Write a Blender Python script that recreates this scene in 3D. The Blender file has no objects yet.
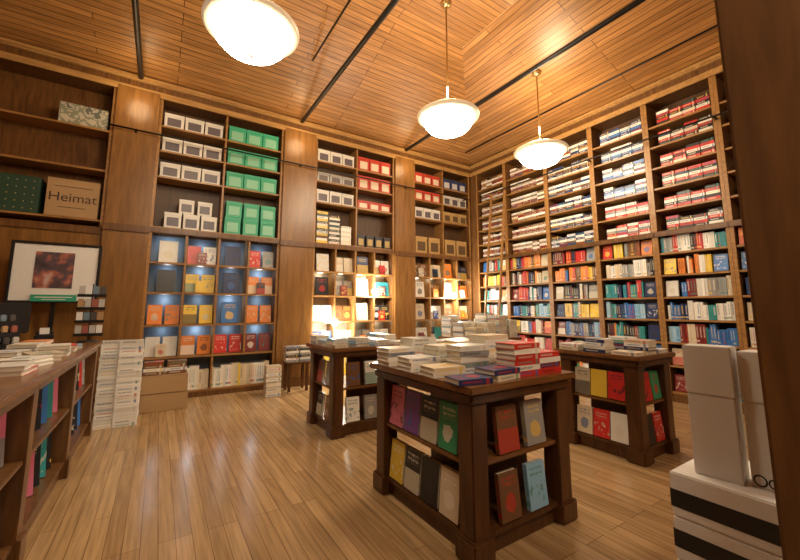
import bpy, bmesh, math, random
from mathutils import Matrix, Vector
R=random.Random(7)
SC=bpy.context.scene
COL=SC.collection
H=1.3
XF,YF=6.15,6.40      # front planes of the built-in cases
XW,YW=6.50,6.75      # walls behind
T=Matrix.Translation
def Rz(a): return Matrix.Rotation(math.radians(a),4,'Z')
def Rx(a): return Matrix.Rotation(math.radians(a),4,'X')
def Ry(a): return Matrix.Rotation(math.radians(a),4,'Y')

# ------------------------------------------------------------ materials
def newmat(name):
    m=bpy.data.materials.new(name); m.use_nodes=True
    nt=m.node_tree; b=nt.nodes['Principled BSDF']
    return m,nt,b
def plain(name,col,rough=.5,metal=0,emit=0,ecol=None):
    m,nt,b=newmat(name)
    n=nt.nodes.new('ShaderNodeTexNoise'); n.inputs['Scale'].default_value=30
    mx=nt.nodes.new('ShaderNodeMix'); mx.data_type='RGBA'; mx.blend_type='MULTIPLY'
    mx.inputs['Factor'].default_value=.15; mx.inputs['A'].default_value=(*col,1)
    nt.links.new(n.outputs['Fac'],mx.inputs['B']); nt.links.new(mx.outputs['Result'],b.inputs['Base Color'])
    b.inputs['Roughness'].default_value=rough; b.inputs['Metallic'].default_value=metal
    if emit:
        b.inputs['Emission Color'].default_value=(*(ecol or col),1); b.inputs['Emission Strength'].default_value=emit
    return m
def ramp(nt,stops,interp='LINEAR'):
    r=nt.nodes.new('ShaderNodeValToRGB'); cr=r.color_ramp; cr.interpolation=interp
    while len(cr.elements)<len(stops): cr.elements.new(.5)
    for e,(p,c) in zip(cr.elements,stops): e.position=p; e.color=(*c,1)
    return r
def wood(name,dark,light,rough=.35,scale=(14,14,1.6)):
    m,nt,b=newmat(name)
    tc=nt.nodes.new('ShaderNodeTexCoord'); mp=nt.nodes.new('ShaderNodeMapping')
    mp.inputs['Scale'].default_value=scale
    oi=nt.nodes.new('ShaderNodeObjectInfo')
    n=nt.nodes.new('ShaderNodeTexNoise'); n.noise_dimensions='4D'; n.inputs['Scale'].default_value=2.2; n.inputs['Detail'].default_value=6; n.inputs['Distortion'].default_value=.6
    nt.links.new(tc.outputs['Object'],mp.inputs['Vector']); nt.links.new(mp.outputs['Vector'],n.inputs['Vector'])
    mu=nt.nodes.new('ShaderNodeMath'); mu.operation='MULTIPLY'; mu.inputs[1].default_value=20
    nt.links.new(oi.outputs['Random'],mu.inputs[0]); nt.links.new(mu.outputs[0],n.inputs['W'])
    r=ramp(nt,[(.3,dark),(.7,light)])
    nt.links.new(n.outputs['Fac'],r.inputs['Fac']); nt.links.new(r.outputs['Color'],b.inputs['Base Color'])
    b.inputs['Roughness'].default_value=rough
    return m
def planks(name,c1,c2,gap,row,length,rot,rough,gapw=.004,grain=.35):
    m,nt,b=newmat(name)
    tc=nt.nodes.new('ShaderNodeTexCoord'); mp=nt.nodes.new('ShaderNodeMapping'); mp.inputs['Rotation'].default_value=(0,0,math.radians(rot))
    br=nt.nodes.new('ShaderNodeTexBrick'); br.offset=.37; br.offset_frequency=3
    br.inputs['Color1'].default_value=(*c1,1); br.inputs['Color2'].default_value=(*c2,1); br.inputs['Mortar'].default_value=(*gap,1)
    br.inputs['Scale'].default_value=1; br.inputs['Mortar Size'].default_value=gapw; br.inputs['Mortar Smooth'].default_value=.3
    br.inputs['Brick Width'].default_value=length; br.inputs['Row Height'].default_value=row; br.inputs['Bias'].default_value=0
    nt.links.new(tc.outputs['Object'],mp.inputs['Vector']); nt.links.new(mp.outputs['Vector'],br.inputs['Vector'])
    m2=nt.nodes.new('ShaderNodeMapping'); m2.inputs['Scale'].default_value=(1.5,28,28)
    nt.links.new(mp.outputs['Vector'],m2.inputs['Vector'])
    n=nt.nodes.new('ShaderNodeTexNoise'); n.inputs['Scale'].default_value=1.5; n.inputs['Detail'].default_value=5
    nt.links.new(m2.outputs['Vector'],n.inputs['Vector'])
    r=ramp(nt,[(.3,(1-grain,)*3),(.65,(1.1,)*3)])
    nt.links.new(n.outputs['Fac'],r.inputs['Fac'])
    mx=nt.nodes.new('ShaderNodeMix'); mx.data_type='RGBA'; mx.blend_type='MULTIPLY'; mx.inputs['Factor'].default_value=1
    nt.links.new(br.outputs['Color'],mx.inputs['A']); nt.links.new(r.outputs['Color'],mx.inputs['B'])
    nt.links.new(mx.outputs['Result'],b.inputs['Base Color'])
    b.inputs['Roughness'].default_value=rough
    return m

def covermat(name,attr=False,pages=False):
    m,nt,b=newmat(name); L=nt.links
    def math_(op,a,bb,c=None):
        n=nt.nodes.new('ShaderNodeMath'); n.operation=op
        for i,v in enumerate((a,bb,c)):
            if v is None: continue
            if isinstance(v,(int,float)): n.inputs[i].default_value=v
            else: L.new(v,n.inputs[i])
        return n.outputs[0]
    uv=nt.nodes.new('ShaderNodeUVMap'); sp=nt.nodes.new('ShaderNodeSeparateXYZ'); L.new(uv.outputs[0],sp.inputs[0])
    u,v=sp.outputs[0],sp.outputs[1]
    if attr:
        a=nt.nodes.new('ShaderNodeAttribute'); a.attribute_name='Col'; base=a.outputs['Color']; rnd=a.outputs['Alpha']
    else:
        a=nt.nodes.new('ShaderNodeObjectInfo'); base=a.outputs['Color']; rnd=a.outputs['Random']
    r2=ramp(nt,[(0,(.75,.7,.6)),(.2,(.02,.02,.025)),(.32,(.75,.5,.08)),(.45,(.6,.55,.42)),(.58,(.5,.03,.02)),(.68,(.03,.12,.35)),(.78,(.7,.65,.5)),(.88,(.08,.25,.22))],'CONSTANT')
    L.new(rnd,r2.inputs['Fac'])
    r3=math_('FRACT',math_('MULTIPLY',rnd,7.31),None)
    ad=nt.nodes.new('ShaderNodeCombineXYZ'); L.new(math_('MULTIPLY_ADD',rnd,37.0,u),ad.inputs[0]); L.new(math_('MULTIPLY_ADD',rnd,11.0,v),ad.inputs[1])
    vo=nt.nodes.new('ShaderNodeTexNoise'); vo.inputs['Scale'].default_value=4.5; vo.inputs['Detail'].default_value=2; L.new(ad.outputs[0],vo.inputs['Vector'])
    art=math_('GREATER_THAN',vo.outputs['Fac'],.57)
    du=math_('SUBTRACT',u,.5); dv=math_('MULTIPLY',math_('SUBTRACT',v,.36),1.35)
    dist=math_('SQRT',math_('ADD',math_('MULTIPLY',du,du),math_('MULTIPLY',dv,dv)),None)
    circ=math_('LESS_THAN',math_('MULTIPLY_ADD',vo.outputs['Fac'],.25,dist),.38)
    blk=math_('LESS_THAN',v,.5)
    pick1=math_('LESS_THAN',r3,.4); pick2=math_('GREATER_THAN',r3,.75)
    inb=math_('MULTIPLY',math_('GREATER_THAN',v,.12),math_('LESS_THAN',v,.56))
    art=math_('MULTIPLY',art,inb)
    mid=math_('MULTIPLY',math_('SUBTRACT',1.0,pick1),math_('SUBTRACT',1.0,pick2))
    art=math_('ADD',math_('ADD',math_('MULTIPLY',art,pick1),math_('MULTIPLY',blk,pick2)),math_('MULTIPLY',circ,mid))
    isfront=math_('LESS_THAN',u,1.5)
    art=math_('MULTIPLY',art,isfront)
    band=math_('MULTIPLY',math_('MULTIPLY',math_('GREATER_THAN',v,.1),math_('LESS_THAN',v,.2)),math_('GREATER_THAN',rnd,.35))
    isp=math_('GREATER_THAN',u,1.5)
    band=math_('MULTIPLY',band,isp)
    sc=nt.nodes.new('ShaderNodeCombineXYZ')
    L.new(math_('MULTIPLY',u,9.0),sc.inputs[0]); L.new(math_('MULTIPLY',v,9.0),sc.inputs[1]); L.new(rnd,sc.inputs[2])
    n=nt.nodes.new('ShaderNodeTexNoise'); n.inputs['Scale'].default_value=2.2; n.inputs['Detail'].default_value=0; L.new(sc.outputs[0],n.inputs['Vector'])
    txt=math_('GREATER_THAN',n.outputs['Fac'],.47)
    row=math_('GREATER_THAN',math_('FRACT',math_('MULTIPLY',v,9.0),None),.45)
    tb=math_('MULTIPLY',math_('GREATER_THAN',v,.66),math_('LESS_THAN',v,.9))
    ux=math_('FRACT',u,None)
    tb=math_('MULTIPLY',tb,math_('MULTIPLY',math_('GREATER_THAN',ux,.14),math_('LESS_THAN',ux,.86)))
    txt=math_('MULTIPLY',math_('MULTIPLY',txt,row),math_('MULTIPLY',tb,isfront))
    sb=math_('MULTIPLY',math_('GREATER_THAN',v,.32),math_('LESS_THAN',v,.88))
    sb=math_('MULTIPLY',sb,math_('MULTIPLY',math_('GREATER_THAN',ux,.3),math_('LESS_THAN',ux,.7)))
    sb=math_('MULTIPLY',math_('MULTIPLY',sb,isp),math_('GREATER_THAN',n.outputs['Fac'],.44))
    mask=math_('MAXIMUM',math_('MAXIMUM',art,band),math_('MAXIMUM',txt,sb))
    mx=nt.nodes.new('ShaderNodeMix'); mx.data_type='RGBA'
    L.new(math_('MULTIPLY',mask,.72),mx.inputs['Factor']); L.new(base,mx.inputs['A']); L.new(r2.outputs['Color'],mx.inputs['B'])
    L.new(mx.outputs['Result'],b.inputs['Base Color']); b.inputs['Roughness'].default_value=.35
    return m
def pagemat():
    m,nt,b=newmat('pages')
    tc=nt.nodes.new('ShaderNodeTexCoord'); w=nt.nodes.new('ShaderNodeTexNoise'); w.inputs['Scale'].default_value=1
    mp=nt.nodes.new('ShaderNodeMapping'); mp.inputs['Scale'].default_value=(3,900,3)
    nt.links.new(tc.outputs['Object'],mp.inputs['Vector']); nt.links.new(mp.outputs['Vector'],w.inputs['Vector'])
    r=ramp(nt,[(.3,(.56,.49,.37)),(.6,(.74,.69,.57))]); nt.links.new(w.outputs['Fac'],r.inputs['Fac'])
    nt.links.new(r.outputs['Color'],b.inputs['Base Color']); b.inputs['Roughness'].default_value=.8
    return m

M_CASE=wood('case_wood',(.085,.035,.011),(.19,.084,.024),.32)
M_SHELF=wood('shelf_wood',(.23,.110,.032),(.41,.21,.064),.35,(1.6,14,14))
M_BACK=wood('back_wood',(.060,.026,.009),(.11,.050,.017),.5)
M_TABLE=wood('table_wood',(.052,.019,.006),(.120,.046,.014),.28)
M_TOP=wood('top_wood',(.12,.047,.014),(.22,.094,.027),.22,(1.6,14,14))
M_PANEL=wood('panel_wood',(.15,.066,.016),(.27,.128,.034),.3,(10,10,1.0))
M_COL=wood('column_wood',(.085,.036,.011),(.16,.070,.020),.35,(8,8,1.0))
M_CNT=wood('counter_wood',(.085,.036,.011),(.18,.079,.023),.3,(12,12,1.3))
M_CROWN=wood('crown_wood',(.32,.17,.055),(.50,.29,.10),.35,(1,10,10))
M_BLUE=plain('painted_blue_glow',(.17,.23,.30),.6)  # bluish backlight of the cubbies painted into the panel colour
M_PALE=plain('pale_back',(.36,.30,.22),.6)
M_BLACK=plain('black_metal',(.012,.011,.010),.4,.3)
M_BPLAST=plain('black_plastic',(.015,.015,.017),.3)
M_BRASS=plain('brass',(.6,.42,.18),.3,.9)
M_WHITE=plain('white_card',(.8,.78,.74),.5)
M_KRAFT=plain('kraft_card',(.42,.26,.12),.7)
M_TAPE=plain('tape',(.5,.34,.17),.25)
M_GREENB=plain('dark_green_card',(.02,.06,.035),.5)
M_GREEN=plain('green_sign',(.03,.35,.2),.5)
M_GLASS=plain('lamp_glass',(1,.9,.72),.3,0,33,(1,.88,.68))
M_RIM=plain('lamp_rim',(.62,.50,.34),.35,0,.3,(1,.75,.45))
M_BULB=plain('bulb',(1,1,1),.3,0,320,(1,.93,.8))
M_COVER=covermat('book_cover'); M_COVERS=covermat('book_cover_rows',attr=True); M_PAGES=pagemat()
M_FLOOR=planks('oak_floor',(.47,.30,.140),(.34,.205,.090),(.15,.075,.03),.083,1.3,90,.20,.002,.32)
M_CEILX=planks('ceiling_boards_x',(.50,.245,.075),(.35,.165,.048),(.11,.042,.012),.085,2.6,0,.38,.006,.4)
M_CEILY=planks('ceiling_boards_y',(.50,.245,.075),(.35,.165,.048),(.11,.042,.012),.085,2.6,90,.38,.006,.4)
M_PLAS=plain('dark_wall',(.16,.075,.028),.6)

# ------------------------------------------------------------ helpers
def O(name,data=None,parent=None,label=None,cat=None,group=None,kind=None,loc=None,M=None,color=None):
    o=bpy.data.objects.new(name,data); COL.objects.link(o)
    if parent: o.parent=parent
    if M is not None: o.matrix_basis=M
    elif loc is not None: o.location=loc
    if label: o['label']=label
    if cat: o['category']=cat
    if group: o['group']=group
    if kind: o['kind']=kind
    if color: o.color=(*color,1)
    return o
_bc={}
def box_me(dx,dy,dz,mat,bev=.004):
    k=(round(dx,4),round(dy,4),round(dz,4),mat.name,bev)
    if k in _bc: return _bc[k]
    bm=bmesh.new(); bmesh.ops.create_cube(bm,size=1)
    for v in bm.verts: v.co=Vector((v.co.x*dx,v.co.y*dy,v.co.z*dz))
    if bev: bmesh.ops.bevel(bm,geom=bm.edges[:],offset=min(bev,dx/3,dy/3,dz/3),segments=2,affect='EDGES')
    me=bpy.data.meshes.new('part'); bm.to_mesh(me); bm.free(); me.materials.append(mat); _bc[k]=me
    return me
def P(name,b,mat,parent=None,bev=.004,**k):
    x0,y0,z0,x1,y1,z1=b
    return O(name,box_me(x1-x0,y1-y0,z1-z0,mat,bev),parent,loc=((x0+x1)/2,(y0+y1)/2,(z0+z1)/2),**k)
def boxes_me(lst,mats,bev=.002):
    bm=bmesh.new()
    for (x0,y0,z0,x1,y1,z1,mi) in lst:
        r=bmesh.ops.create_cube(bm,size=1); vs=r['verts']
        for v in vs: v.co=Vector(((x0+x1)/2+v.co.x*(x1-x0),(y0+y1)/2+v.co.y*(y1-y0),(z0+z1)/2+v.co.z*(z1-z0)))
        fs=set(f for v in vs for f in v.link_faces)
        for f in fs: f.material_index=mi
        if bev:
            es=set(e for v in vs for e in v.link_edges)
            bmesh.ops.bevel(bm,geom=list(es),offset=bev,segments=1,affect='EDGES')
    me=bpy.data.meshes.new('boxes'); bm.to_mesh(me); bm.free()
    for m in mats: me.materials.append(m)
    return me
def lathe(prof,mat,seg=48,smooth=True):
    vs=[];fs=[]
    n=len(prof)
    for i in range(seg):
        a=2*math.pi*i/seg
        for r,z in prof: vs.append((r*math.cos(a),r*math.sin(a),z))
    for i in range(seg):
        j=(i+1)%seg
        for k in range(n-1): fs.append((i*n+k,j*n+k,j*n+k+1,i*n+k+1))
    me=bpy.data.meshes.new('lathe'); me.from_pydata(vs,[],fs)
    bm=bmesh.new(); bm.from_mesh(me); bmesh.ops.remove_doubles(bm,verts=bm.verts[:],dist=1e-5); bmesh.ops.recalc_face_normals(bm,faces=bm.faces[:]); bm.to_mesh(me); bm.free()
    if smooth:
        for p in me.polygons: p.use_smooth=True
    me.materials.append(mat); return me
def tube(p0,p1,r,mat,seg=16):
    p0=Vector(p0);p1=Vector(p1);d=p1-p0
    me=lathe([(0,0),(r,0),(r,d.length),(0,d.length)],mat,seg,False)
    for p in me.polygons: p.use_smooth=len(p.vertices)==4
    M=T(p0)@d.to_track_quat('Z','Y').to_matrix().to_4x4()
    return me,M
def text_me(s,size,mat,ext=.001):
    cu=bpy.data.curves.new('txt','FONT'); cu.body=s; cu.size=size; cu.extrude=ext; cu.align_x='CENTER'; cu.align_y='CENTER'
    o=bpy.data.objects.new('t',cu); COL.objects.link(o)
    dg=bpy.context.evaluated_depsgraph_get(); me=bpy.data.meshes.new_from_object(o.evaluated_get(dg))
    bpy.data.objects.remove(o); me.materials.clear(); me.materials.append(mat); return me

# ------------------------------------------------------------ room shell
P('floor',(-3.6,-1.6,-.1,6.6,6.85,0),M_FLOOR,bev=0,kind='structure')
P('wall_back',(-3.6,YW,0,6.6,YW+.1,5.6),M_PLAS,bev=0,kind='structure')
P('wall_right',(XW,-1.6,0,XW+.1,YW,5.6),M_PLAS,bev=0,kind='structure')
P('wall_left',(-3.6,-1.6,0,-3.5,YW,5.6),M_PANEL,bev=0,kind='structure')
P('wall_front',(-3.6,-1.6,0,6.6,-1.5,5.6),M_PANEL,bev=0,kind='structure')
zE=4.61; zT=5.45
vs=[(-3.5,YW,zE),(XW,YW,zE),(3.8,4.05,zT),(-3.5,4.05,zT),(XW,-1.5,zE),(3.8,-1.5,zT),(-3.5,-1.5,zT)]
th=.05
me=bpy.data.meshes.new('ceiling')
n=len(vs); allv=vs+[(x,y,z+th) for x,y,z in vs]
fb=[(0,1,2,3),(1,4,5,2),(3,2,5,6)]
me.from_pydata(allv,[],[f for f in fb]+[tuple(i+n for i in reversed(f)) for f in fb])
me.materials.append(M_CEILX); me.materials.append(M_CEILY)
for i,p in enumerate(me.polygons): p.material_index=1 if i in(1,4) else 0
O('ceiling',me,kind='structure')
tn=[0]
def trim(b,mat,bev=.006):
    tn[0]+=1; return P('trim_%d'%tn[0],b,mat,bev=bev,kind='structure')
PIL=[(-.72,-.20),(1.667,2.25),(3.98,4.47)]
for a,b in PIL:
    trim((a,YF-.05,.0,b,YW,4.5),M_PANEL)
    trim((a-.02,YF-.07,0,b+.02,YF-.05,.16),M_CASE)
    trim((a-.01,YF-.075,2.36,b+.01,YF-.05,2.46),M_CASE)
trim((-3.5,YF-.03,4.5,XW,YW,4.62),M_CASE)
trim((XF-.03,-1.5,4.5,XW,YF-.03,4.62),M_CASE)
trim((-3.5,YF-.09,4.62,XW,YF+.1,4.70),M_CROWN,.02)
trim((XF-.09,-1.5,4.62,XF+.1,YF-.09,4.70),M_CROWN,.02)
trim((-3.5,YF-.045,4.44,XF-.045,YF-.03,4.53),M_CROWN,.008)
trim((XF-.045,-1.5,4.44,XF-.03,YF-.045,4.53),M_CROWN,.008)
trim((XF,YF-.2,0,XW,YW,4.5),M_CASE)
trim((1.62,-.55,0,2.0,.405,5.4),M_COL,.01)

# ------------------------------------------------------------ bookcases
def bookcase(M,W,shelves,top,cols,label,backs=None,D=.35,z0=0,split=None,t=.028,group=None,colspan=None):
    root=O('bookcase',None,M=M,label=label,cat='bookcase',group=group); root.empty_display_size=.2
    P('side_panel',(0,0,z0,.04,D,top),M_CASE,root); P('side_panel',(W-.04,0,z0,W,D,top),M_CASE,root)
    P('face_strip',(0,-.006,z0,.04,0,top),M_SHELF,root,.002); P('face_strip',(W-.04,-.006,z0,W,0,top),M_SHELF,root,.002)
    for (za,zb,mat) in backs: P('back_panel',(.04,D-.02,za,W-.04,D-.004,zb),mat,root,0)
    P('top_panel',(.04,0,top-.05,W-.04,D-.02,top),M_CASE,root)
    if z0==0: P('plinth',(.04,.01,0,W-.04,.03,shelves[-1]-t),M_CASE,root)
    for z in shelves: P('shelf',(.04,.004,z-t,W-.04,D-.02,z),M_SHELF,root,.003)
    for (za,zb,n) in cols:
        for i in range(1,n):
            x=.04+(W-.08)*i/n
            P('divider',(x-.014,.0,za,x+.014,D-.021,zb),M_SHELF,root,.003)
    if split: P('moulding',(-.0,-.03,split-.04,W,-.007,split+.04),M_CASE,root,.01)
    return root
AS=[4.05,3.66,3.26,2.49,1.97,1.53,1.06,.60,.10]
def colsA():
    c=[];z=[4.45]+AS
    for i in range(len(AS)):
        n=2 if i<4 else (4 if i<8 else 2)
        c.append((AS[i],z[i]-(.028 if i else 0),n))
    return c
BAYS=[(-.20,1.667),(2.25,3.98),(4.47,6.12)]
BK=[[(.1,2.4,M_BLUE),(2.4,4.45,M_BACK)],[(.1,2.4,M_PALE),(2.4,4.45,M_BACK)],[(.1,2.4,M_PALE),(2.4,4.45,M_BACK)]]
for (a,b),bk in zip(BAYS,BK):
    bookcase(T((a+.001,YF,0)),b-a-.002,AS,4.499,colsA(),'tall built-in brown wooden bookcase with lower display cubbies',bk,split=2.43,group='built-in bookcases')
bookcase(T((-2.62,YF,0)),1.9-.002,[3.79,3.21,2.50],4.499,[],'tall open brown wooden storage shelves above a panelled wall',[(2.5,4.45,M_CASE)],z0=2.4)
trim((-2.62,YF+.02,0,-.722,YW,2.399),M_PANEL)
trim((-2.62,YF,2.30,-.722,YF+.02,2.399),M_CASE)
trim((-3.5,YF,0,-2.622,YW,4.5),M_PANEL)
BS=[4.05,3.73,3.40,3.08,2.75,2.42,2.10,1.78,1.46,1.14,.82,.50,.14]
BY=[6.2,5.34,4.32,3.40,2.52,1.65,.78,-.1]
for i in range(7):
    hi,lo=BY[i],BY[i+1]
    bookcase(T((XF,hi-.001,0))@Rz(-90),hi-lo-.002,BS,4.499,[], 'tall built-in brown wooden bookcase packed with books',[(.1,4.45,M_BACK)],split=2.41-.03,group='built-in bookcases')
trim((XF,-1.5,0,XW,-.1,4.5),M_PANEL)
for (p0,p1) in [((-.75,YF-.13,3.83),(6.0,YF-.13,3.83))]:
    me,M=tube(p0,p1,.013,M_BLACK); rail=O('ladder_rail',me,M=M,label='thin black metal ladder rail along the bookcases',cat='ladder rail')
for x in (-.46,1.95,4.22,5.9):
    br=P('rail_bracket',(x-.015,YF-.13,3.82,x+.015,(YF-.05 if x<5 else YF),3.84),M_BLACK,None,.002)
    br.parent=rail; br.matrix_parent_inverse=M.inverted()
me,M=tube((XF-.13,5.95,3.83),(XF-.13,0,3.83),.013,M_BLACK); rail=O('ladder_rail',me,M=M,label='thin black metal ladder rail along the bookcases',cat='ladder rail')
for y in (5.34,3.40,1.65,.3):
    br=P('rail_bracket',(XF-.13,y-.015,3.82,XF,y+.015,3.84),M_BLACK,None,.002); br.parent=rail; br.matrix_parent_inverse=M.inverted()

for x in (-.46,1.95,4.22):
    me,M=tube((x,YF-.09,4.66),(x,-1.5,4.66),.034,M_BLACK)
    rod=O('tie_rod',me,M=M,label='black steel tie rod spanning below the wooden ceiling',cat='tie rod',group='ceiling tie rods')
for x,z,y in ((1.72,5.08,5.15),(5.66,4.83,6.0)):
    me,M=tube((x,y,z),(x,-1.5,z),.014,M_BLACK,10); O('ceiling_tube',me,M=M,label='thin dark tube running along the board ceiling',cat='pipe')  # thin dark lines along the ceiling boards, built as tubes

# ------------------------------------------------------------ pendants
def pend(x,y,z,zc):
    r=O('pendant_lamp',None,loc=(x,y,z),label='round glowing glass bowl pendant lamp on a thin stem',cat='pendant lamp',group='pendant lamps')
    O('glass_bowl',lathe([(0,-.225),(.08,-.221),(.17,-.198),(.25,-.155),(.30,-.10),(.332,-.035),(.34,0)],M_GLASS),r)
    O('lamp_rim',lathe([(.34,-.006),(.385,-.004),(.405,.012),(.408,.03),(.395,.045),(.34,.075),(.22,.115),(.10,.145),(.05,.158),(0,.16)],M_RIM),r)
    O('finial',lathe([(0,-.25),(.012,-.245),(.018,-.236),(.012,-.226),(0,-.224)],M_BRASS,16),r)
    O('stem',lathe([(0,.155),(.045,.155),(.045,.2),(.016,.22),(.011,.24),(.011,zc-z-.04),(0,zc-z-.04)],M_BRASS,16),r)
    O('canopy',lathe([(0,zc-z-.06),(.03,zc-z-.055),(.07,zc-z-.03),(.08,zc-z),(0,zc-z)],M_BRASS,24),r)
    l=bpy.data.lights.new('glow','POINT'); l.energy=92; l.color=(1,.77,.50); l.shadow_soft_size=.2
    lo=bpy.data.objects.new('pendant_light',l); COL.objects.link(lo); lo.location=(x,y,z+.45)
pend(.53,3.27,3.76,5.45); pend(3.02,3.52,3.77,5.45); pend(4.90,3.50,3.73,5.10)
pend(.5,-.7,3.8,5.45); pend(3.3,-.7,3.8,5.45)  # two unseen pendants added behind the camera as fill light
def pl(loc,e,col=(1,.72,.4),s=.08):
    l=bpy.data.lights.new('accent','POINT'); l.energy=e; l.color=col; l.shadow_soft_size=s
    o=bpy.data.objects.new('accent_light',l); COL.objects.link(o); o.location=loc

# ------------------------------------------------------------ books
PAL=dict(white=(.78,.76,.70),cream=(.66,.56,.40),black=(.015,.015,.018),navy=(.015,.03,.11),blue=(.04,.16,.45),skyblue=(.25,.48,.68),
 teal=(.03,.27,.28),green=(.03,.26,.12),red=(.55,.025,.02),maroon=(.20,.02,.02),orange=(.75,.22,.03),yellow=(.80,.55,.05),
 pink=(.70,.18,.28),purple=(.16,.05,.25),grey=(.30,.29,.28),brown=(.18,.08,.03))
def bgeo(w,h,t,c=.003):
    cov=[(0,0,0,w,c,h),(0,t-c,0,w,t,h),(0,c,0,c,t-c,h)]
    pg=[(c,c,.004,w-.005,t-c,h-.004)]
    return cov,pg
FACES=(((0,1,5,4),'y'),((2,3,7,6),'y'),((3,0,4,7),'x'),((1,2,6,5),'x'),((4,5,6,7),'z'),((3,2,1,0),'z'))
def raw(bxs,w,h,t,mats,mis):
    vs=[];fs=[];uvs=[];mi=[]
    for (b,m) in zip(bxs,mis):
        x0,y0,z0,x1,y1,z1=b; o=len(vs)
        vs+= [(x0,y0,z0),(x1,y0,z0),(x1,y1,z0),(x0,y1,z0),(x0,y0,z1),(x1,y0,z1),(x1,y1,z1),(x0,y1,z1)]
        for f,ax in FACES:
            fs.append(tuple(o+i for i in f)); mi.append(m)
            for i in f:
                p=vs[o+i]
                if ax=='y': uvs.append((p[0]/w,p[2]/h))
                elif ax=='x': uvs.append((2+p[1]/t*.999,p[2]/h))
                else: uvs.append((.01,.01))
    me=bpy.data.meshes.new('book'); me.from_pydata(vs,[],fs)
    for m in mats: me.materials.append(m)
    uvl=me.uv_layers.new(name='UVMap')
    uvl.data.foreach_set('uv',[c for q in uvs for c in q])
    me.polygons.foreach_set('material_index',mi)
    return me
VAR={}
def variant(w,h,t):
    k=(w,h,t)
    if k not in VAR:
        cov,pg=bgeo(w,h,t)
        VAR[k]=(raw(cov+pg,w,h,t,[M_COVER,M_PAGES],[0,0,0,1]),raw(cov,w,h,t,[M_COVER],[0,0,0]),raw(pg,w,h,t,[M_PAGES],[0]))
    return VAR[k]
thc=math.radians(7.5); FWD=Vector((.5417*math.cos(thc),.8406*math.cos(thc),math.sin(thc))); RGT=Vector((.8406,-.5417,0)); UPV=RGT.cross(FWD)
BOOKS=[]
def book(w,h,t,M,col,label,group,mode='one',vis=1.0):
    w,h,t=round(w,3),round(h,3),round(t,3)
    c=M@Vector((w/2,t/2,h/2)); d=c-Vector((0,0,H)); f=d.dot(FWD)
    px=400+371*d.dot(RGT)/max(f,.01); py=260-371*d.dot(UPV)/max(f,.01)
    R3=M.to_3x3(); dn=d.normalized()
    area=abs((R3@Vector((0,1,0))).dot(dn))*w*h*vis+abs((R3@Vector((1,0,0))).dot(dn))*t*h+abs((R3@Vector((0,0,1))).dot(dn))*t*w*.5
    ok=f>0 and 2<px<750 and 2<py<558
    sc=area/f**2 if ok else 0
    BOOKS.append([sc,len(BOOKS),w,h,t,M,col,label,group,mode,f])
def emit_books(N=300):
    bpy.context.view_layer.update(); dg=bpy.context.evaluated_depsgraph_get()
    order=sorted(BOOKS,key=lambda b:-b[0])
    for b in order[:900]:      # books fully behind furniture go to the merged rows
        w,h,t,M=b[2:6]; c=M@Vector((w/2,t/2,h/2)); o=Vector((0,0,H)); d=c-o; L=d.length
        hit=SC.ray_cast(dg,o,d.normalized(),distance=L-.16)
        if hit[0]: b[0]*=.02
    order=sorted(BOOKS,key=lambda b:-b[0])
    for k,(sc,i,w,h,t,M,col,label,group,mode,f) in enumerate(order):
        rgb=PAL[col]; v=.85+.3*R.random(); rgb=tuple(min(1,x*v) for x in rgb)
        if k<N:
            a,c,p=variant(w,h,t)
            if f>3.3: O('book',a,M=M,label=label,cat='book',group=group,color=rgb)
            else:
                o=O('book',c,M=M,label=label,cat='book',group=group,color=rgb); O('page_block',p,o)
        else:
            rr=R.random()
            cov,pg=bgeo(w,h,t,.004)
            for b,m in [(cov[0],0),(cov[1],0),(cov[2],0),(pg[0],1)]:
                x0,y0,z0,x1,y1,z1=b; o=len(SV)
                P8=[(x0,y0,z0),(x1,y0,z0),(x1,y1,z0),(x0,y1,z0),(x0,y0,z1),(x1,y0,z1),(x1,y1,z1),(x0,y1,z1)]
                SV.extend(tuple(M@Vector(q)) for q in P8)
                for fc,ax in FACES:
                    SF.append(tuple(o+i for i in fc)); SM.append(m)
                    for i in fc:
                        q=P8[i]
                        if ax=='y': SUV.append((q[0]/w,q[2]/h))
                        elif ax=='x': SUV.append((2+q[1]/t*.999,q[2]/h))
                        else: SUV.append((.01,.01))
                        SC_.append((*rgb,rr))
SV=[];SF=[];SUV=[];SC_=[];SM=[]
def flatM(cx,cy,z,a,w,h,t): return T((cx,cy,z))@Rz(a)@Rx(-90)@T((-w/2,-t,-h/2))
def stack(cx,cy,z,n,col,a,w,h,t,where,group,mode='parts',cols=None,jit=4):
    for i in range(n):
        c=cols[i%len(cols)] if cols else col
        book(w,h,t,flatM(cx+R.uniform(-.004,.004),cy+R.uniform(-.004,.004),z+i*(t+.0006),a+R.uniform(-jit,jit),w,h,t),c,
             '%s book lying in a stack %s'%(c,where),group,mode,1 if i==n-1 else .1)
def spinesY(x,y0,y1,z,pal,hmax,where,group,mode,wmin=.14):
    y=y0
    while True:
        c=R.choice(pal); n=R.choice((1,2,2,3,4)); h=R.uniform(.72,.97)*hmax; h=round(h*50)/50; t=R.choice((.024,.030,.036,.044)); w=R.choice((.15,.17))
        if R.random()<.06: y+=.03
        for _ in range(n):
            if y+t>y1: return
            book(w,min(h,hmax),t,T((x+R.uniform(0,.012),y,z+.0005)),c,'%s book standing spine-out %s'%(c,where),group,mode,.1); y+=t+.0012
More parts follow.
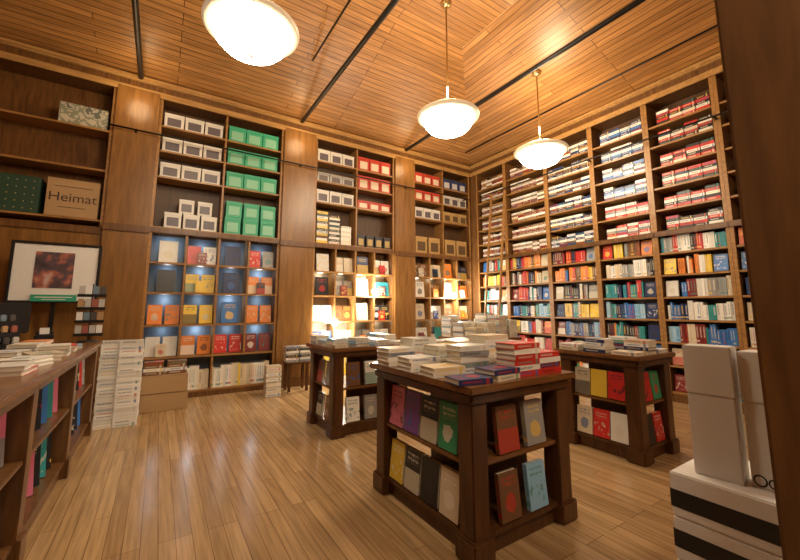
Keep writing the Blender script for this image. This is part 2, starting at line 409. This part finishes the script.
def spinesX(y,x0,x1,z,pal,hmax,where,group,mode,tt=(.024,.030,.036,.044),runs=(1,2,3,4)):
    x=x0
    while True:
        c=R.choice(pal); n=R.choice(runs); h=round(R.uniform(.75,.97)*hmax*50)/50; t=R.choice(tt); w=R.choice((.15,.17))
        for _ in range(n):
            if x+t>x1: return
            book(w,min(h,hmax),t,T((x+t,y+R.uniform(0,.01),z+.0005))@Rz(90),c,'%s book standing spine-out %s'%(c,where),group,mode,.1); x+=t+.0012
def faceA(x,y,z,w,h,t,c,where,group,mode='one',lean=7):
    book(w,h,t,T((x-w/2,y,z+.004+t*.12))@Rx(-lean),c,'%s book displayed cover-out %s'%(c,where),group,mode)
def faceB(x,y,z,w,h,t,c,where,group,mode='one',lean=7):
    book(w,h,t,T((x,y+w/2,z+.004+t*.12))@Rz(-90)@Rx(-lean),c,'%s book displayed cover-out %s'%(c,where),group,mode)
def faceP(x,y,z,w,h,t,c,where,group,mode='one',a=40):
    book(w,h,t,T((x,y,z+.004+t*.12))@Rz(a)@T((-w/2,0,0))@Rx(-7),c,'%s book displayed cover-out %s'%(c,where),group,mode)

mix=['red','orange','white','black','navy','blue','cream','yellow','teal','white','maroon','grey']
low=[['black','red','white','grey'],['orange','red','yellow','brown'],['grey','red','black','cream'],['red','navy','white','teal'],['blue','navy','teal','skyblue'],['red','maroon','black'],['white','blue','green']]
up={4:['red','black','white'],5:['red','black','white'],6:['red','black','white'],3:['navy','white','blue'],2:['navy','white','brown'],1:['brown','white','maroon'],0:['white','brown','maroon']}
for b in range(7):
    hi,lo=BY[b]-.045,BY[b+1]+.045
    if b==6: lo=.45
    for r,z in enumerate(BS):
        if b==0: hi=6.1
        if r<6:
            pal=up[b]; w,h=.15,.155
            if b==3 and r>3: pal=['white','red','grey']
            y=lo+.015+h/2
            g='stacked paperbacks on the upper shelves'
            base=R.choice(([pal[0],pal[1],pal[2],pal[0],pal[1]],[pal[0],pal[2],pal[1],pal[0],pal[1]],[pal[1],pal[0],pal[2]]))
            while y+h/2<hi:
                n=R.choice((4,5,5,5)); t=.041
                k=0 if R.random()<.8 else R.randrange(3)
                for i in range(n):
                    c=base[(i+k)%len(base)]
                    book(w,h,t,flatM(XF+.10,y,z+.0005+i*(t+.0006),R.uniform(-2,2),w,h,t),c,'%s paperback lying in a stack on a high shelf'%c,g,'one',1 if i==n-1 else .05)
                y+=h+.01
            continue
        g='books standing on the tall bookcase shelves'
        pal=(low[(r-6+ (b%2))%7]+R.sample(mix,3))
        k=R.random()
        y0=lo+.01
        if k<.5:
            c=R.choice(mix); faceB(XF+.04,y0+.09,z,.15,.225,.03,c,'on a bookcase shelf',g); y0+=.18
        y1=hi-.01
        if k>.3 and k<.8:
            c=R.choice(mix); faceB(XF+.04,y1-.085,z,.15,.225,.03,c,'on a bookcase shelf',g); y1-=.18
        spinesY(XF+.03,y0,y1,z,pal,.27,'on a bookcase shelf',g,'one')

plans={0:[['white','red','navy','red'],['black','yellow','navy','orange'],['orange','yellow','blue','orange'],['white','orange','red','maroon']],
       1:[['white','cream','navy','white'],['black','grey','white','teal'],['white','brown','cream','black'],['navy','white','grey','white']],
       2:[['brown','cream','orange','black'],['white','brown','cream','red'],['cream','white','brown','cream'],['white','navy','black','cream']]}
g='cover-out books in the lower cubbies'
for bi,(a,b) in enumerate(BAYS):
    W=b-a; cw=(W-.08)/4
    for r,z in enumerate(AS[4:8]):
        for c in range(4):
            x0=a+.04+cw*c
            col=plans[bi][r][c]
            two=(c%2==1) or R.random()<.45
            if two:
                faceA(x0+cw*.26,YF+.10,z,.18,.28,.03,col,'in a bookcase cubby',g); faceA(x0+cw*.74,YF+.10,z,.18,.28,.03,col if R.random()<.7 else R.choice(mix),'in a bookcase cubby',g)
                if R.random()<.6: faceA(x0+cw*.5,YF+.045,z,.13,.18,.025,R.choice(mix),'in a bookcase cubby',g)
            else:
                faceA(x0+cw*.5,YF+.10,z,.24,.33,.035,col,'in a bookcase cubby',g)
    z=AS[8]
    spinesX(YF+.05,a+.06,a+W/2-.02,z,(['white','cream','white'] if bi==0 else mix),.36,'on the lowest shelf','books on the lowest shelf','one')
    spinesX(YF+.05,a+W/2+.02,b-.06,z,(['white','cream','white','yellow'] if bi==0 else mix),.36,'on the lowest shelf','books on the lowest shelf','one')

def boxset_mats(name,c1,c2):
    m1=plain(name,c1,.4); m2=plain(name+'_label',c2,.4); return m1,m2
BM={'white':boxset_mats('box_white',(.75,.73,.68),(.12,.10,.12)),'green':boxset_mats('box_green',(.045,.42,.24),(.25,.58,.40)),
    'red':boxset_mats('box_red',(.55,.05,.03),(.75,.65,.5)),'grey':boxset_mats('box_grey',(.5,.5,.5),(.15,.12,.12)),
    'black':boxset_mats('box_black',(.03,.03,.035),(.5,.35,.12)),'kraft':boxset_mats('box_kraft',(.50,.32,.12),(.12,.07,.03)),
    'yellow':boxset_mats('box_yellow',(.80,.55,.08),(.05,.04,.03)),'navy':boxset_mats('box_navy',(.03,.05,.16),(.6,.6,.6))}
_bx={}
def boxset(x,z,w,h,d,c,y=None,group='boxed sets on the upper shelves'):
    k=(w,h,d,c)
    if k not in _bx:
        _bx[k]=boxes_me([(-w/2,0,0,w/2,d,h*.8,0),(-w/2-.003,-.003,h*.8,w/2+.003,d+.003,h,0),(-w*.36,-.004,h*.12,w*.36,0,h*.70,1)],list(BM[c]),.003)
    O('boxed_set',_bx[k],loc=(x,(y or YF+.05),z+.0005),label='%s boxed set with a lid and front label on a shelf'%c,cat='boxed set',group=group)
def rowbox(x0,x1,z,n,w,h,c,skip=()):
    for i in range(n):
        if i in skip: continue
        boxset(x0+(x1-x0)*(i+.5)/n,z,w,h,.2,c)
a,b=BAYS[0]; m=(a+b)/2
for r,z in enumerate(AS[:3]):
    rowbox(a+.06,m-.04,z,3,.26,.23,'white'); rowbox(m+.04,b-.08,z,3,.26,.27,'green')
rowbox(a+.16,m-.04,AS[3],3,.22,.24,'white')
for i in (1,2): boxset(a+.2+i*.25,AS[3]+.242,.2,.22,.2,'white')
rowbox(m+.04,b-.06,AS[3],3,.24,.28,'green')
for i in range(3): boxset(m+.19+i*.27,AS[3]+.282,.24,.26,.2,'green')
a,b=BAYS[1]; m=(a+b)/2
for r,z in enumerate(AS[:3]):
    rowbox(a+.06,m-.04,z,3,.24,[.24,.18,.24][r],['white','grey','white'][r]); rowbox(m+.04,b-.06,z,3,.24,.28 if r!=2 else .17,'red')
a,b=BAYS[2]; m=(a+b)/2
for r,z in enumerate(AS[:3]):
    rowbox(a+.06,m-.04,z,3,.22,.24,['red','red','white'][r]); rowbox(m+.04,b-.06,z,3,.22,.24,['navy','white','kraft'][r])
rowbox(a+.06,m-.04,AS[3],2,.3,.36,'kraft')
rowbox(m+.06,b-.06,AS[3],2,.3,.36,'kraft')
a,b=BAYS[1]; m=(a+b)/2
gs='books stacked on the middle shelf'
for i in range(3):
    stack(a+.19+i*.24,YF+.12,AS[3]+.0005,[13,12,8][i],None,90,.16,.21,.045,'on the middle shelf',gs,'one',[['yellow','white','black'],['white','black'],['white']][i],1)
for i in range(4): boxset(m+.13+i*.2,AS[3],.16,.24,.2,'black')

def carton(x0,x1,y0,y1,z0,z1,mat,label,tape=True,txt=None,tcol=None,extra=None,group=None):
    r=O('carton',None,loc=((x0+x1)/2,(y0+y1)/2,z0),label=label,cat='carton',group=group)
    w,d,h=(x1-x0)/2,(y1-y0)/2,z1-z0
    P('body',(-w,-d,0,w,d,h-.004),mat,r,.005)
    P('flap',(-w,-d,h-.004,w,-.002,h),mat,r,.001); P('flap',(-w,.002,h-.004,w,d,h),mat,r,.001)
    if tape: P('tape_strip',(-w-.001,-.03,h*.72,-w,.03,h),M_TAPE,r,0); P('tape_strip',(-w,-.03,h,w,.03,h+.001),M_TAPE,r,0)
    if txt:
        for s,size,dz in txt:
            O('lettering',text_me(s,size,tcol),r,M=T((0,-d-.0015,h*dz))@Rx(90))
    return r
M_INK=plain('ink',(.06,.03,.02),.6)
kc=carton(-1.34,-.80,YF+.02,YF+.30,2.5005,3.01,M_KRAFT,'kraft cardboard box with printed lettering on a shelf',False,[('Heimat',.17,.5)],M_INK)
P('printed_rule',(-.2,-.1415,.40,.2,-.1405,.408),M_INK,kc,0); P('printed_rule',(-.14,-.1415,.12,.14,-.1405,.128),M_INK,kc,0)
gb=carton(-1.98,-1.40,YF+.02,YF+.30,2.5005,2.98,M_GREENB,'dark green printed cardboard box on a shelf',False)
M_GOLD=plain('gold_print',(.45,.35,.12),.4)
for i in range(7):
    for j in range(5): P('printed_motif',(-.25+i*.08-.006,-.1415,.05+j*.09,-.25+i*.08+.006,-.14,.062+j*.09),M_GOLD,gb,0)
def camo():
    m,nt,b=newmat('camo_print'); n=nt.nodes.new('ShaderNodeTexNoise'); n.inputs['Scale'].default_value=9; tc=nt.nodes.new('ShaderNodeTexCoord'); nt.links.new(tc.outputs['Object'],n.inputs['Vector'])
    r=ramp(nt,[(0,(.5,.45,.35)),(.42,(.22,.24,.17)),(.52,(.45,.42,.34)),(.6,(.12,.13,.11))],'CONSTANT'); nt.links.new(n.outputs['Fac'],r.inputs['Fac']); nt.links.new(r.outputs['Color'],b.inputs['Base Color']); return m
cb=carton(-1.32,-.80,YF+.03,YF+.30,3.7905,4.08,camo(),'low mottled grey printed box on a high shelf',False)

# ------------------------------------------------------------ display tables
def table(x0,y0,x1,y1,h=.888):
    r=O('display_table',None,loc=((x0+x1)/2,(y0+y1)/2,0),label='dark-stained wooden display table with open book shelves and block feet',cat='display table',group='display tables')
    w,d=(x1-x0)/2,(y1-y0)/2
    P('tabletop',(-w,-d,h-.04,w,d,h),M_TOP,r,.008)
    P('apron',(-w+.03,-d+.03,h-.10,w-.03,d-.03,h-.04),M_TABLE,r,.012)
    pw=.115; i=.045
    for sx in (-1,1):
        for sy in (-1,1):
            xa,xb=sorted((sx*(w-i),sx*(w-i-pw))); ya,yb=sorted((sy*(d-i),sy*(d-i-pw)))
            leg=P('leg',(xa,ya,.0,xb,yb,h-.10),M_TABLE,r,.006)
            cx,cy=leg.location.x,leg.location.y; zc=leg.location.z
            me=box_me(pw+.04,pw+.04,.12,M_TABLE,.01); O('block_foot',me,leg,loc=(0,0,.06-zc))
    a=i+pw
    P('bottom_shelf',(-w+i+.02,-d+i+.02,.09,w-i-.02,d-i-.02,.12),M_TABLE,r)
    P('middle_shelf',(-w+i+.02,-d+i+.02,.455,w-i-.02,d-i-.02,.48),M_TOP,r)
    P('kick_board',(-w+a*.8,-d+i+.04,.0,w-a*.8,-d+i+.06,.09),M_TABLE,r)
    P('kick_board',(-w+a*.8,d-i-.06,.0,w-a*.8,d-i-.04,.09),M_TABLE,r)
    P('kick_board',(-w+i+.04,-d+a,0,-w+i+.06,d-a,.09),M_TABLE,r); P('kick_board',(w-i-.06,-d+a,0,w-i-.04,d-a,.09),M_TABLE,r)
    P('centre_panel',(-.012,-d+a+.15,.12,.012,d-a-.01,h-.10),M_TABLE,r)
    P('cross_panel',(-w+a+.14,-d+a+.12,.12,w-a-.01,-d+a+.14,h-.10),M_TABLE,r)
    return r
table(1.38,1.47,2.31,2.58)
table(1.50,3.60,2.50,4.40)
table(3.42,1.60,4.12,2.42)
table(3.50,3.60,4.40,4.40)
ZT=.8885
tg='books stacked on the near display table'
wh='on a display table'
S=[(1.49,1.60,1,['navy'],.16,.22,.03,80),(1.51,1.86,2,['white','cream'],.17,.23,.028,85),(1.51,2.12,3,['white'],.17,.23,.028,88),(1.51,2.40,4,['white','white','grey'],.17,.23,.03,90),
   (1.72,1.60,2,['cream','navy'],.16,.22,.03,95),(1.73,1.87,5,['white','grey'],.16,.23,.034,86),(1.73,2.13,5,['white','cream'],.16,.23,.03,92),(1.73,2.42,6,['white'],.17,.23,.03,90),
   (1.93,1.62,6,['red','white','red'],.16,.23,.032,88),(1.95,1.89,8,['white','cream','white'],.16,.23,.028,93),(1.95,2.16,6,['white','grey','cream'],.16,.23,.028,90),(1.95,2.43,5,['white','cream'],.16,.23,.03,90),
   (2.14,1.62,4,['red','maroon','white'],.16,.22,.032,90),(2.16,1.90,6,['white','teal','white'],.16,.23,.028,90),(2.17,2.17,4,['cream'],.16,.23,.03,90),(2.17,2.44,5,['white'],.16,.23,.03,90)]
for (x,y,n,cols,w,h,t,a) in S: stack(x,y,ZT,n,None,a,w,h,t,wh,tg,'parts',cols,3)
def tabletop_books(x0,y0,x1,y1,nmin,nmax,group,pal,nx=4,ny=3):
    for i in range(nx):
        for j in range(ny):
            x=x0+.12+(x1-x0-.24)*i/(nx-1); y=y0+.15+(y1-y0-.30)*j/(ny-1)
            stack(x,y,ZT,R.randint(nmin,nmax),None,0,.16,.21,.03,wh,group,'one',R.sample(pal,min(3,len(pal))),4)
tabletop_books(1.50,3.60,2.50,4.40,1,3,'books on the display table near the cubbies',['white','cream','white','grey','skyblue'])
tabletop_books(3.42,1.60,4.12,2.42,1,4,'books on the display table by the tall bookcases',['white','cream','white','navy','teal'],3,3)
tabletop_books(3.50,3.60,4.40,4.40,5,11,'tall stacks on the far display table',['white','cream','white','grey'])
ts='books shelved in the display tables'; wt='inside a display table'
def shelf_face_X(x,y0,y1,z,cols,w,h,t=.03):
    n=len(cols)
    for i,c in enumerate(cols): faceB(x,y1-(y1-y0)*(i+.5)/n,z,w,h,t,c,wt,ts,'parts',6)
def shelf_face_Y(y,x0,x1,z,cols,w,h,t=.03):
    n=len(cols)
    for i,c in enumerate(cols):
        xx=x0+(x1-x0)*(i+.5)/n
        book(w,h,t,T((xx-w/2,y,z+.004+t*.12))@Rx(-6),c,'%s book displayed cover-out %s'%(c,wt),ts,'parts')
shelf_face_X(1.45,1.66,2.40,.48,['pink','purple','black','green'],.165,.26)
shelf_face_X(1.45,1.66,2.40,.12,['yellow','black','black','cream'],.165,.25)
shelf_face_Y(1.54,1.62,2.10,.48,['brown','grey'],.17,.25)
shelf_face_Y(1.54,1.62,2.10,.12,['brown','skyblue'],.16,.25)
for (x0,y0,x1,y1,c1,c2,c3,c4) in ((1.50,3.60,2.50,4.40,['brown','grey'],['black','brown'],['brown','white','cream'],['white','grey','orange']),
                        (3.42,1.60,4.12,2.42,['cream','yellow','red'],['cream','red','white'],['red','green'],['black','red']),
                        (3.50,3.60,4.40,4.40,['brown','red'],['white','red'],['white','red','cream'],['navy','white','grey'])):
    shelf_face_X(x0+.07,y0+.17,y1-.17,.48,c1,.15,.24); shelf_face_X(x0+.07,y0+.17,y1-.17,.12,c2,.15,.24)
    shelf_face_Y(y0+.07,x0+.18,x1-.18,.48,c3,.15,.24); shelf_face_Y(y0+.07,x0+.18,x1-.18,.12,c4,.15,.24)

# ------------------------------------------------------------ counter
def counter():
    X1=-.52; X0=-1.45; ys=[1.6,2.8,4.0,5.2]; h=.95
    r=O('counter',None,loc=(0,0,0),label='long brown wooden sales counter with open book shelves in its front',cat='counter')
    P('countertop',(X0-.02,ys[0]-.02,h-.045,X1+.035,ys[-1]+.03,h),M_TOP,r,.01)
    P('body',(X0,ys[0],0,X1-.34,ys[-1],h-.045),M_TABLE,r)
    for i,y in enumerate(ys):
        ya=y-.05 if 0<i<3 else (y if i==0 else y-.10)
        P('post',(X1-.34,ya,0,X1,ya+.10,h-.045),M_CNT,r)
        P('post_foot',(X1,ya-.005,0,X1+.02,ya+.105,.14),M_CNT,r)
    for i in range(3):
        a=ys[i]+(.10 if i==0 else .05); b=ys[i+1]-(.05 if i<2 else .10)
        P('bottom_shelf',(X1-.34,a,.10,X1-.01,b,.13),M_CNT,r); P('middle_shelf',(X1-.34,a,.50,X1-.01,b,.525),M_CNT,r)
        P('kick_board',(X1-.05,a,0,X1-.03,b,.10),M_CNT,r); P('rail',(X1-.02,a,h-.10,X1,b,h-.045),M_CNT,r)
        for z in (.13,.525):
            y=a+.14
            while y<b-.1:
                faceP(X1-.13,y,z,.17,.27,.03,R.choice(['red','orange','white','blue','navy','pink','grey','teal','black']),'in the counter shelf','books in the counter shelves','parts',38); y+=.155
counter()
cg='books on the counter'
for (x,y,n,a,cols) in [(-.64,3.50,2,20,['white','cream']),(-.63,3.80,3,5,['white','grey']),(-.86,3.72,2,-10,['white']),(-.64,4.12,2,8,['cream','red']),(-.84,4.05,3,0,['white','navy']),(-.64,4.42,1,5,['skyblue']),
                       (-.85,4.38,3,3,['orange','white']),(-.66,3.18,2,-15,['white']),(-.65,2.85,2,0,['red','white']),(-.87,3.38,1,20,['cream'])]:
    stack(x,y,.9505,n,None,a,.17,.24,.025,'on the wooden counter',cg,'parts',cols,5)
rk=O('card_rack',None,loc=(-.60,5.08,.9505),label='small black wire rack of greeting cards on the counter',cat='card rack')
O('base',lathe([(0,0),(.09,0),(.09,.01),(.02,.02),(0,.02)],M_BPLAST,24),rk)
O('pole',lathe([(0,.02),(.006,.02),(.006,.60),(0,.60)],M_BLACK,10),rk)
M_RC=plain('red_card',(.35,.10,.07),.5); M_SC=plain('silver_card',(.5,.48,.44),.4); M_BC=plain('blue_card',(.15,.22,.28),.5); M_DC=plain('dark_card',(.08,.07,.07),.4)
for k in range(4):
    z=.06+k*.135
    P('tray',(-.12,-.02,z,.12,.02,z+.012),M_BLACK,rk,.002); P('tray_lip',(-.12,-.026,z,.12,-.02,z+.030),M_BLACK,rk,.002)
    for i in range(4):
        P('card',(-.112+i*.057,-.006,z+.012,-.062+i*.057,0,z+.115),[M_SC,M_DC,M_WHITE,M_RC,M_KRAFT,M_BC,M_SC][(i*3+k*2)%7],rk,0)
tm=O('sales_terminal',None,M=T((-1.20,4.78,.9505))@Rz(20),label='black point of sale screen on the counter',cat='screen')
P('base',(-.11,-.09,0,.11,.09,.02),M_BPLAST,tm,.005); P('stand',(-.02,.0,.02,.02,.03,.2),M_BPLAST,tm); P('screen',(-.2,-.03,.12,.2,0,.40),M_BPLAST,tm,.01)
pr=O('receipt_printer',None,M=T((-.92,4.98,.9505))@Rz(8),label='small black receipt printer with paper on the counter',cat='printer')
P('body',(-.07,-.08,0,.07,.08,.10),M_BPLAST,pr,.012); P('lid',(-.065,-.05,.10,.065,.075,.125),M_BPLAST,pr,.01); P('receipt',(-.035,-.06,.10,.035,-.058,.16),M_WHITE,pr,0)
# tiered gift display
gd=O('gift_display',None,M=T((-1.08,4.34,.9505))@Rz(30),label='small dark tiered display of little gift items on the counter',cat='display stand')
for k in range(3):
    P('tier',(-.12,-.10+k*.06,0,.12,-.04+k*.06,.06+k*.09),M_BPLAST,gd,.004)
    for i in range(4):
        P('gift_item',(-.105+i*.056,-.09+k*.06,.06+k*.09,-.065+i*.056,-.06+k*.06,.115+k*.09),[M_RC,M_BC,M_DC,M_SC,M_KRAFT][(i+k*2)%5],gd,.006)
fr=O('framed_poster',None,loc=(-1.09,6.1,1.36),label='black-framed white-matted poster on a black floor stand',cat='framed poster')
fw,fh=.42,.74
for b in ((-fw,-.02,0,-fw+.03,.02,fh),(fw-.03,-.02,0,fw,.02,fh),(-fw+.03,-.02,0,fw-.03,.02,.03),(-fw+.03,-.02,fh-.03,fw-.03,.02,fh)): P('frame',b,M_BPLAST,fr)
P('mat_board',(-fw+.03,.0,.03,fw-.03,.01,fh-.03),M_WHITE,fr,0)
def posterart():
    m,nt,b=newmat('poster_art'); tc=nt.nodes.new('ShaderNodeTexCoord'); n=nt.nodes.new('ShaderNodeTexNoise'); n.inputs['Scale'].default_value=6
    nt.links.new(tc.outputs['Object'],n.inputs['Vector'])
    r=ramp(nt,[(.3,(.02,.015,.02)),(.5,(.10,.06,.07)),(.6,(.40,.12,.08)),(.7,(.5,.4,.35))]); nt.links.new(n.outputs['Fac'],r.inputs['Fac']); nt.links.new(r.outputs['Color'],b.inputs['Base Color']); return m
P('print',(-.20,-.006,.18,.16,-.0005,.62),posterart(),fr,0)
P('sign_card',(-.20,-.026,.02,.22,-.021,.10),M_GREEN,fr,0)
P('sign_line',(-.16,-.028,.065,.18,-.0262,.075),M_WHITE,fr,0); P('sign_line',(-.10,-.028,.04,.12,-.0262,.048),M_WHITE,fr,0)
P('post',(-.02,.021,-1.34,.02,.05,.5),M_BLACK,fr,.003); P('foot',(-.2,-.1,-1.36,.2,.12,-1.34),M_BLACK,fr,.003)

fg='white paperbacks stacked on the floor'
for (x,y,n) in ((-.40,5.38,27),(-.23,5.36,27),(-.40,5.64,26),(-.23,5.64,25)):
    stack(x,y,.0005,n,'white',90,.15,.22,.034,'on the floor beside the counter',fg,'one',['white'],1)
carton(-.12,.40,5.77,6.1,0,.22,M_KRAFT,'kraft cardboard carton stacked on the floor by the bookcase',group='kraft cartons')
carton(-.13,.39,5.77,6.1,.224,.44,M_KRAFT,'kraft cardboard carton stacked on the floor by the bookcase',group='kraft cartons')
for x in (0,.26): stack(x,5.93,.4455,4,'white',90,.16,.22,.04,'on a kraft carton',fg,'one',['brown','white','brown'],3)
stack(1.52,5.92,.0005,12,'white',90,.16,.22,.036,'on the floor by the bookcase',fg,'one',['white','cream'],2)
st=O('step_stool',None,loc=(1.93,6.08,0),label='small dark wooden stool holding a stack of books',cat='stool')
P('seat',(-.18,-.15,.42,.18,.15,.45),M_TABLE,st)
for sx in(-1,1):
    for sy in(-1,1): P('leg',(sx*.14-.02,sy*.11-.02,0,sx*.14+.02,sy*.11+.02,.42),M_TABLE,st)
for x in (1.84,2.06): stack(x,6.08,.4505,7,'grey',90,.16,.20,.034,'on a wooden stool',fg,'one',['grey','white','black'],3)

# ------------------------------------------------------------ white boxes
M_BAND=plain('black_band',(.012,.012,.014),.35)
def banded(x0,y0,x1,y1,z0,z1,label,g,bands):
    r=O('banded_box',None,loc=((x0+x1)/2,(y0+y1)/2,z0),label=label,cat='box',group=g)
    w,d,h=(x1-x0)/2,(y1-y0)/2,z1-z0
    P('body',(-w,-d,0,w,d,h),M_WHITE,r,.006)
    for (a,b) in bands: P('stripe',(-w-.0015,-d-.0015,a,w+.0015,d+.0015,b),M_BAND,r,0)
    return r
g='white boxes with black bands stacked on the floor'
L='white cardboard box with a broad black band'
banded(2.05,.27,2.52,.87,0,.18,L,g,[(.04,.11)]); banded(2.05,.27,2.52,.87,.181,.36,L,g,[(.05,.125)]); banded(2.05,.27,2.52,.87,.361,.55,L,g,[(.04,.115)])
M_SW=plain('soft_white',(.74,.71,.66),.45)
def tall(x,y,w,d,h,z,a,rings):
    r=O('slipcase_box',None,M=T((x,y,z))@Rz(a),label='tall plain white slipcase box with a thin black base print',cat='box',group='tall white boxes')
    P('body',(-w/2,-d/2,0,w/2,d/2,h*.62),M_SW,r,.004); P('lid',(-w/2-.003,-d/2-.003,h*.62,w/2+.003,d/2+.003,h),M_SW,r,.004)
    for (zz,yy,rr) in rings:
        O('printed_ring',lathe([(rr*.72,0),(rr,0),(rr,.0012),(rr*.72,.0012),(rr*.72,0)],M_BAND,24,False),r,M=T((-w/2-.001,yy,zz))@Ry(90))
tall(2.19,.715,.12,.17,.575,.5505,6,[]); tall(2.24,.53,.14,.15,.56,.5505,-4,[(.03,-.045,.024),(.03,0,.02),(.03,.045,.024)])

# ------------------------------------------------------------ small spot lamps in shelves
def clip(x,z):
    r=O('shelf_spotlight',None,loc=(x,YF-.07,z),label='small bright spotlight clipped to the bookcase shelf',cat='spotlight',group='shelf spotlights')
    O('bulb',lathe([(0,-.055),(.033,-.045),(.052,-.015),(.052,.015),(.033,.045),(0,.055)],M_BULB,20),r)
    P('clip',(-.01,.042,-.008,.01,.073,.008),M_BLACK,r,.001)
    pl((x,YF-.18,z),34,(1,.90,.72),.05)
clip(3.5,1.62); clip(5.5,1.58)
clip(2.68,1.06-.02)
for c in range(4):
    x=BAYS[0][0]+.04+1.787*(c+.5)/4
    for q,z in enumerate((2.3,1.9,1.45,.99)): pl((x,YF+.24,z-.03),[.9,.5,.75,.4][(q+c)%4]*1.3,(.72,.86,1),.05)
for bx in ((2.25,3.98),(4.47,6.12)):
    for k in range(4):
        for z in (1.93,1.03): pl((bx[0]+.04+(bx[1]-bx[0]-.08)*(k+.5)/4,YF+.24,z),2.0 if (k+(z>1.5))%2 else .8,(1,.90,.70),.05)
for x in (-.46,1.95,4.22): pl((x,YF-.35,4.3),9,s=.15)

ld=O('library_ladder',None,M=T((XF-.52,5.45,0))@Ry(6.5),label='wooden library ladder leaning against the tall bookcases',cat='ladder')
for y in (-.19,.19): P('rail',(-.02,y-.02,.0,.02,y+.02,3.86),M_SHELF,ld)
for i in range(12): P('rung',(-.03,-.17,.25+i*.3,.03,.17,.275+i*.3),M_SHELF,ld,.003)

emit_books(300)
me=bpy.data.meshes.new('book_rows'); me.from_pydata(SV,[],SF); me.materials.append(M_COVERS); me.materials.append(M_PAGES)
uvl=me.uv_layers.new(name='UVMap'); uvl.data.foreach_set('uv',[c for q in SUV for c in q])
ca=me.color_attributes.new('Col','FLOAT_COLOR','CORNER'); ca.data.foreach_set('color',[c for q in SC_ for c in q])
me.polygons.foreach_set('material_index',SM)
O('book',me,label='rows of assorted small books filling the tall bookcases',cat='book',group='books standing on the tall bookcase shelves',kind='stuff')

# ------------------------------------------------------------ world, camera
w=bpy.data.worlds.new('world'); SC.world=w; w.use_nodes=True
w.node_tree.nodes['Background'].inputs[0].default_value=(1,.8,.6,1); w.node_tree.nodes['Background'].inputs[1].default_value=.1
cam=bpy.data.cameras.new('camera'); cam.sensor_width=36; cam.lens=371/800*36; cam.shift_y=-.026; cam.clip_start=.05
co=bpy.data.objects.new('camera',cam); COL.objects.link(co); co.location=(0,0,H)
co.rotation_euler=FWD.to_track_quat('-Z','Y').to_euler(); SC.camera=co
SC.view_settings.view_transform='Standard'
print('objects',len(bpy.data.objects))
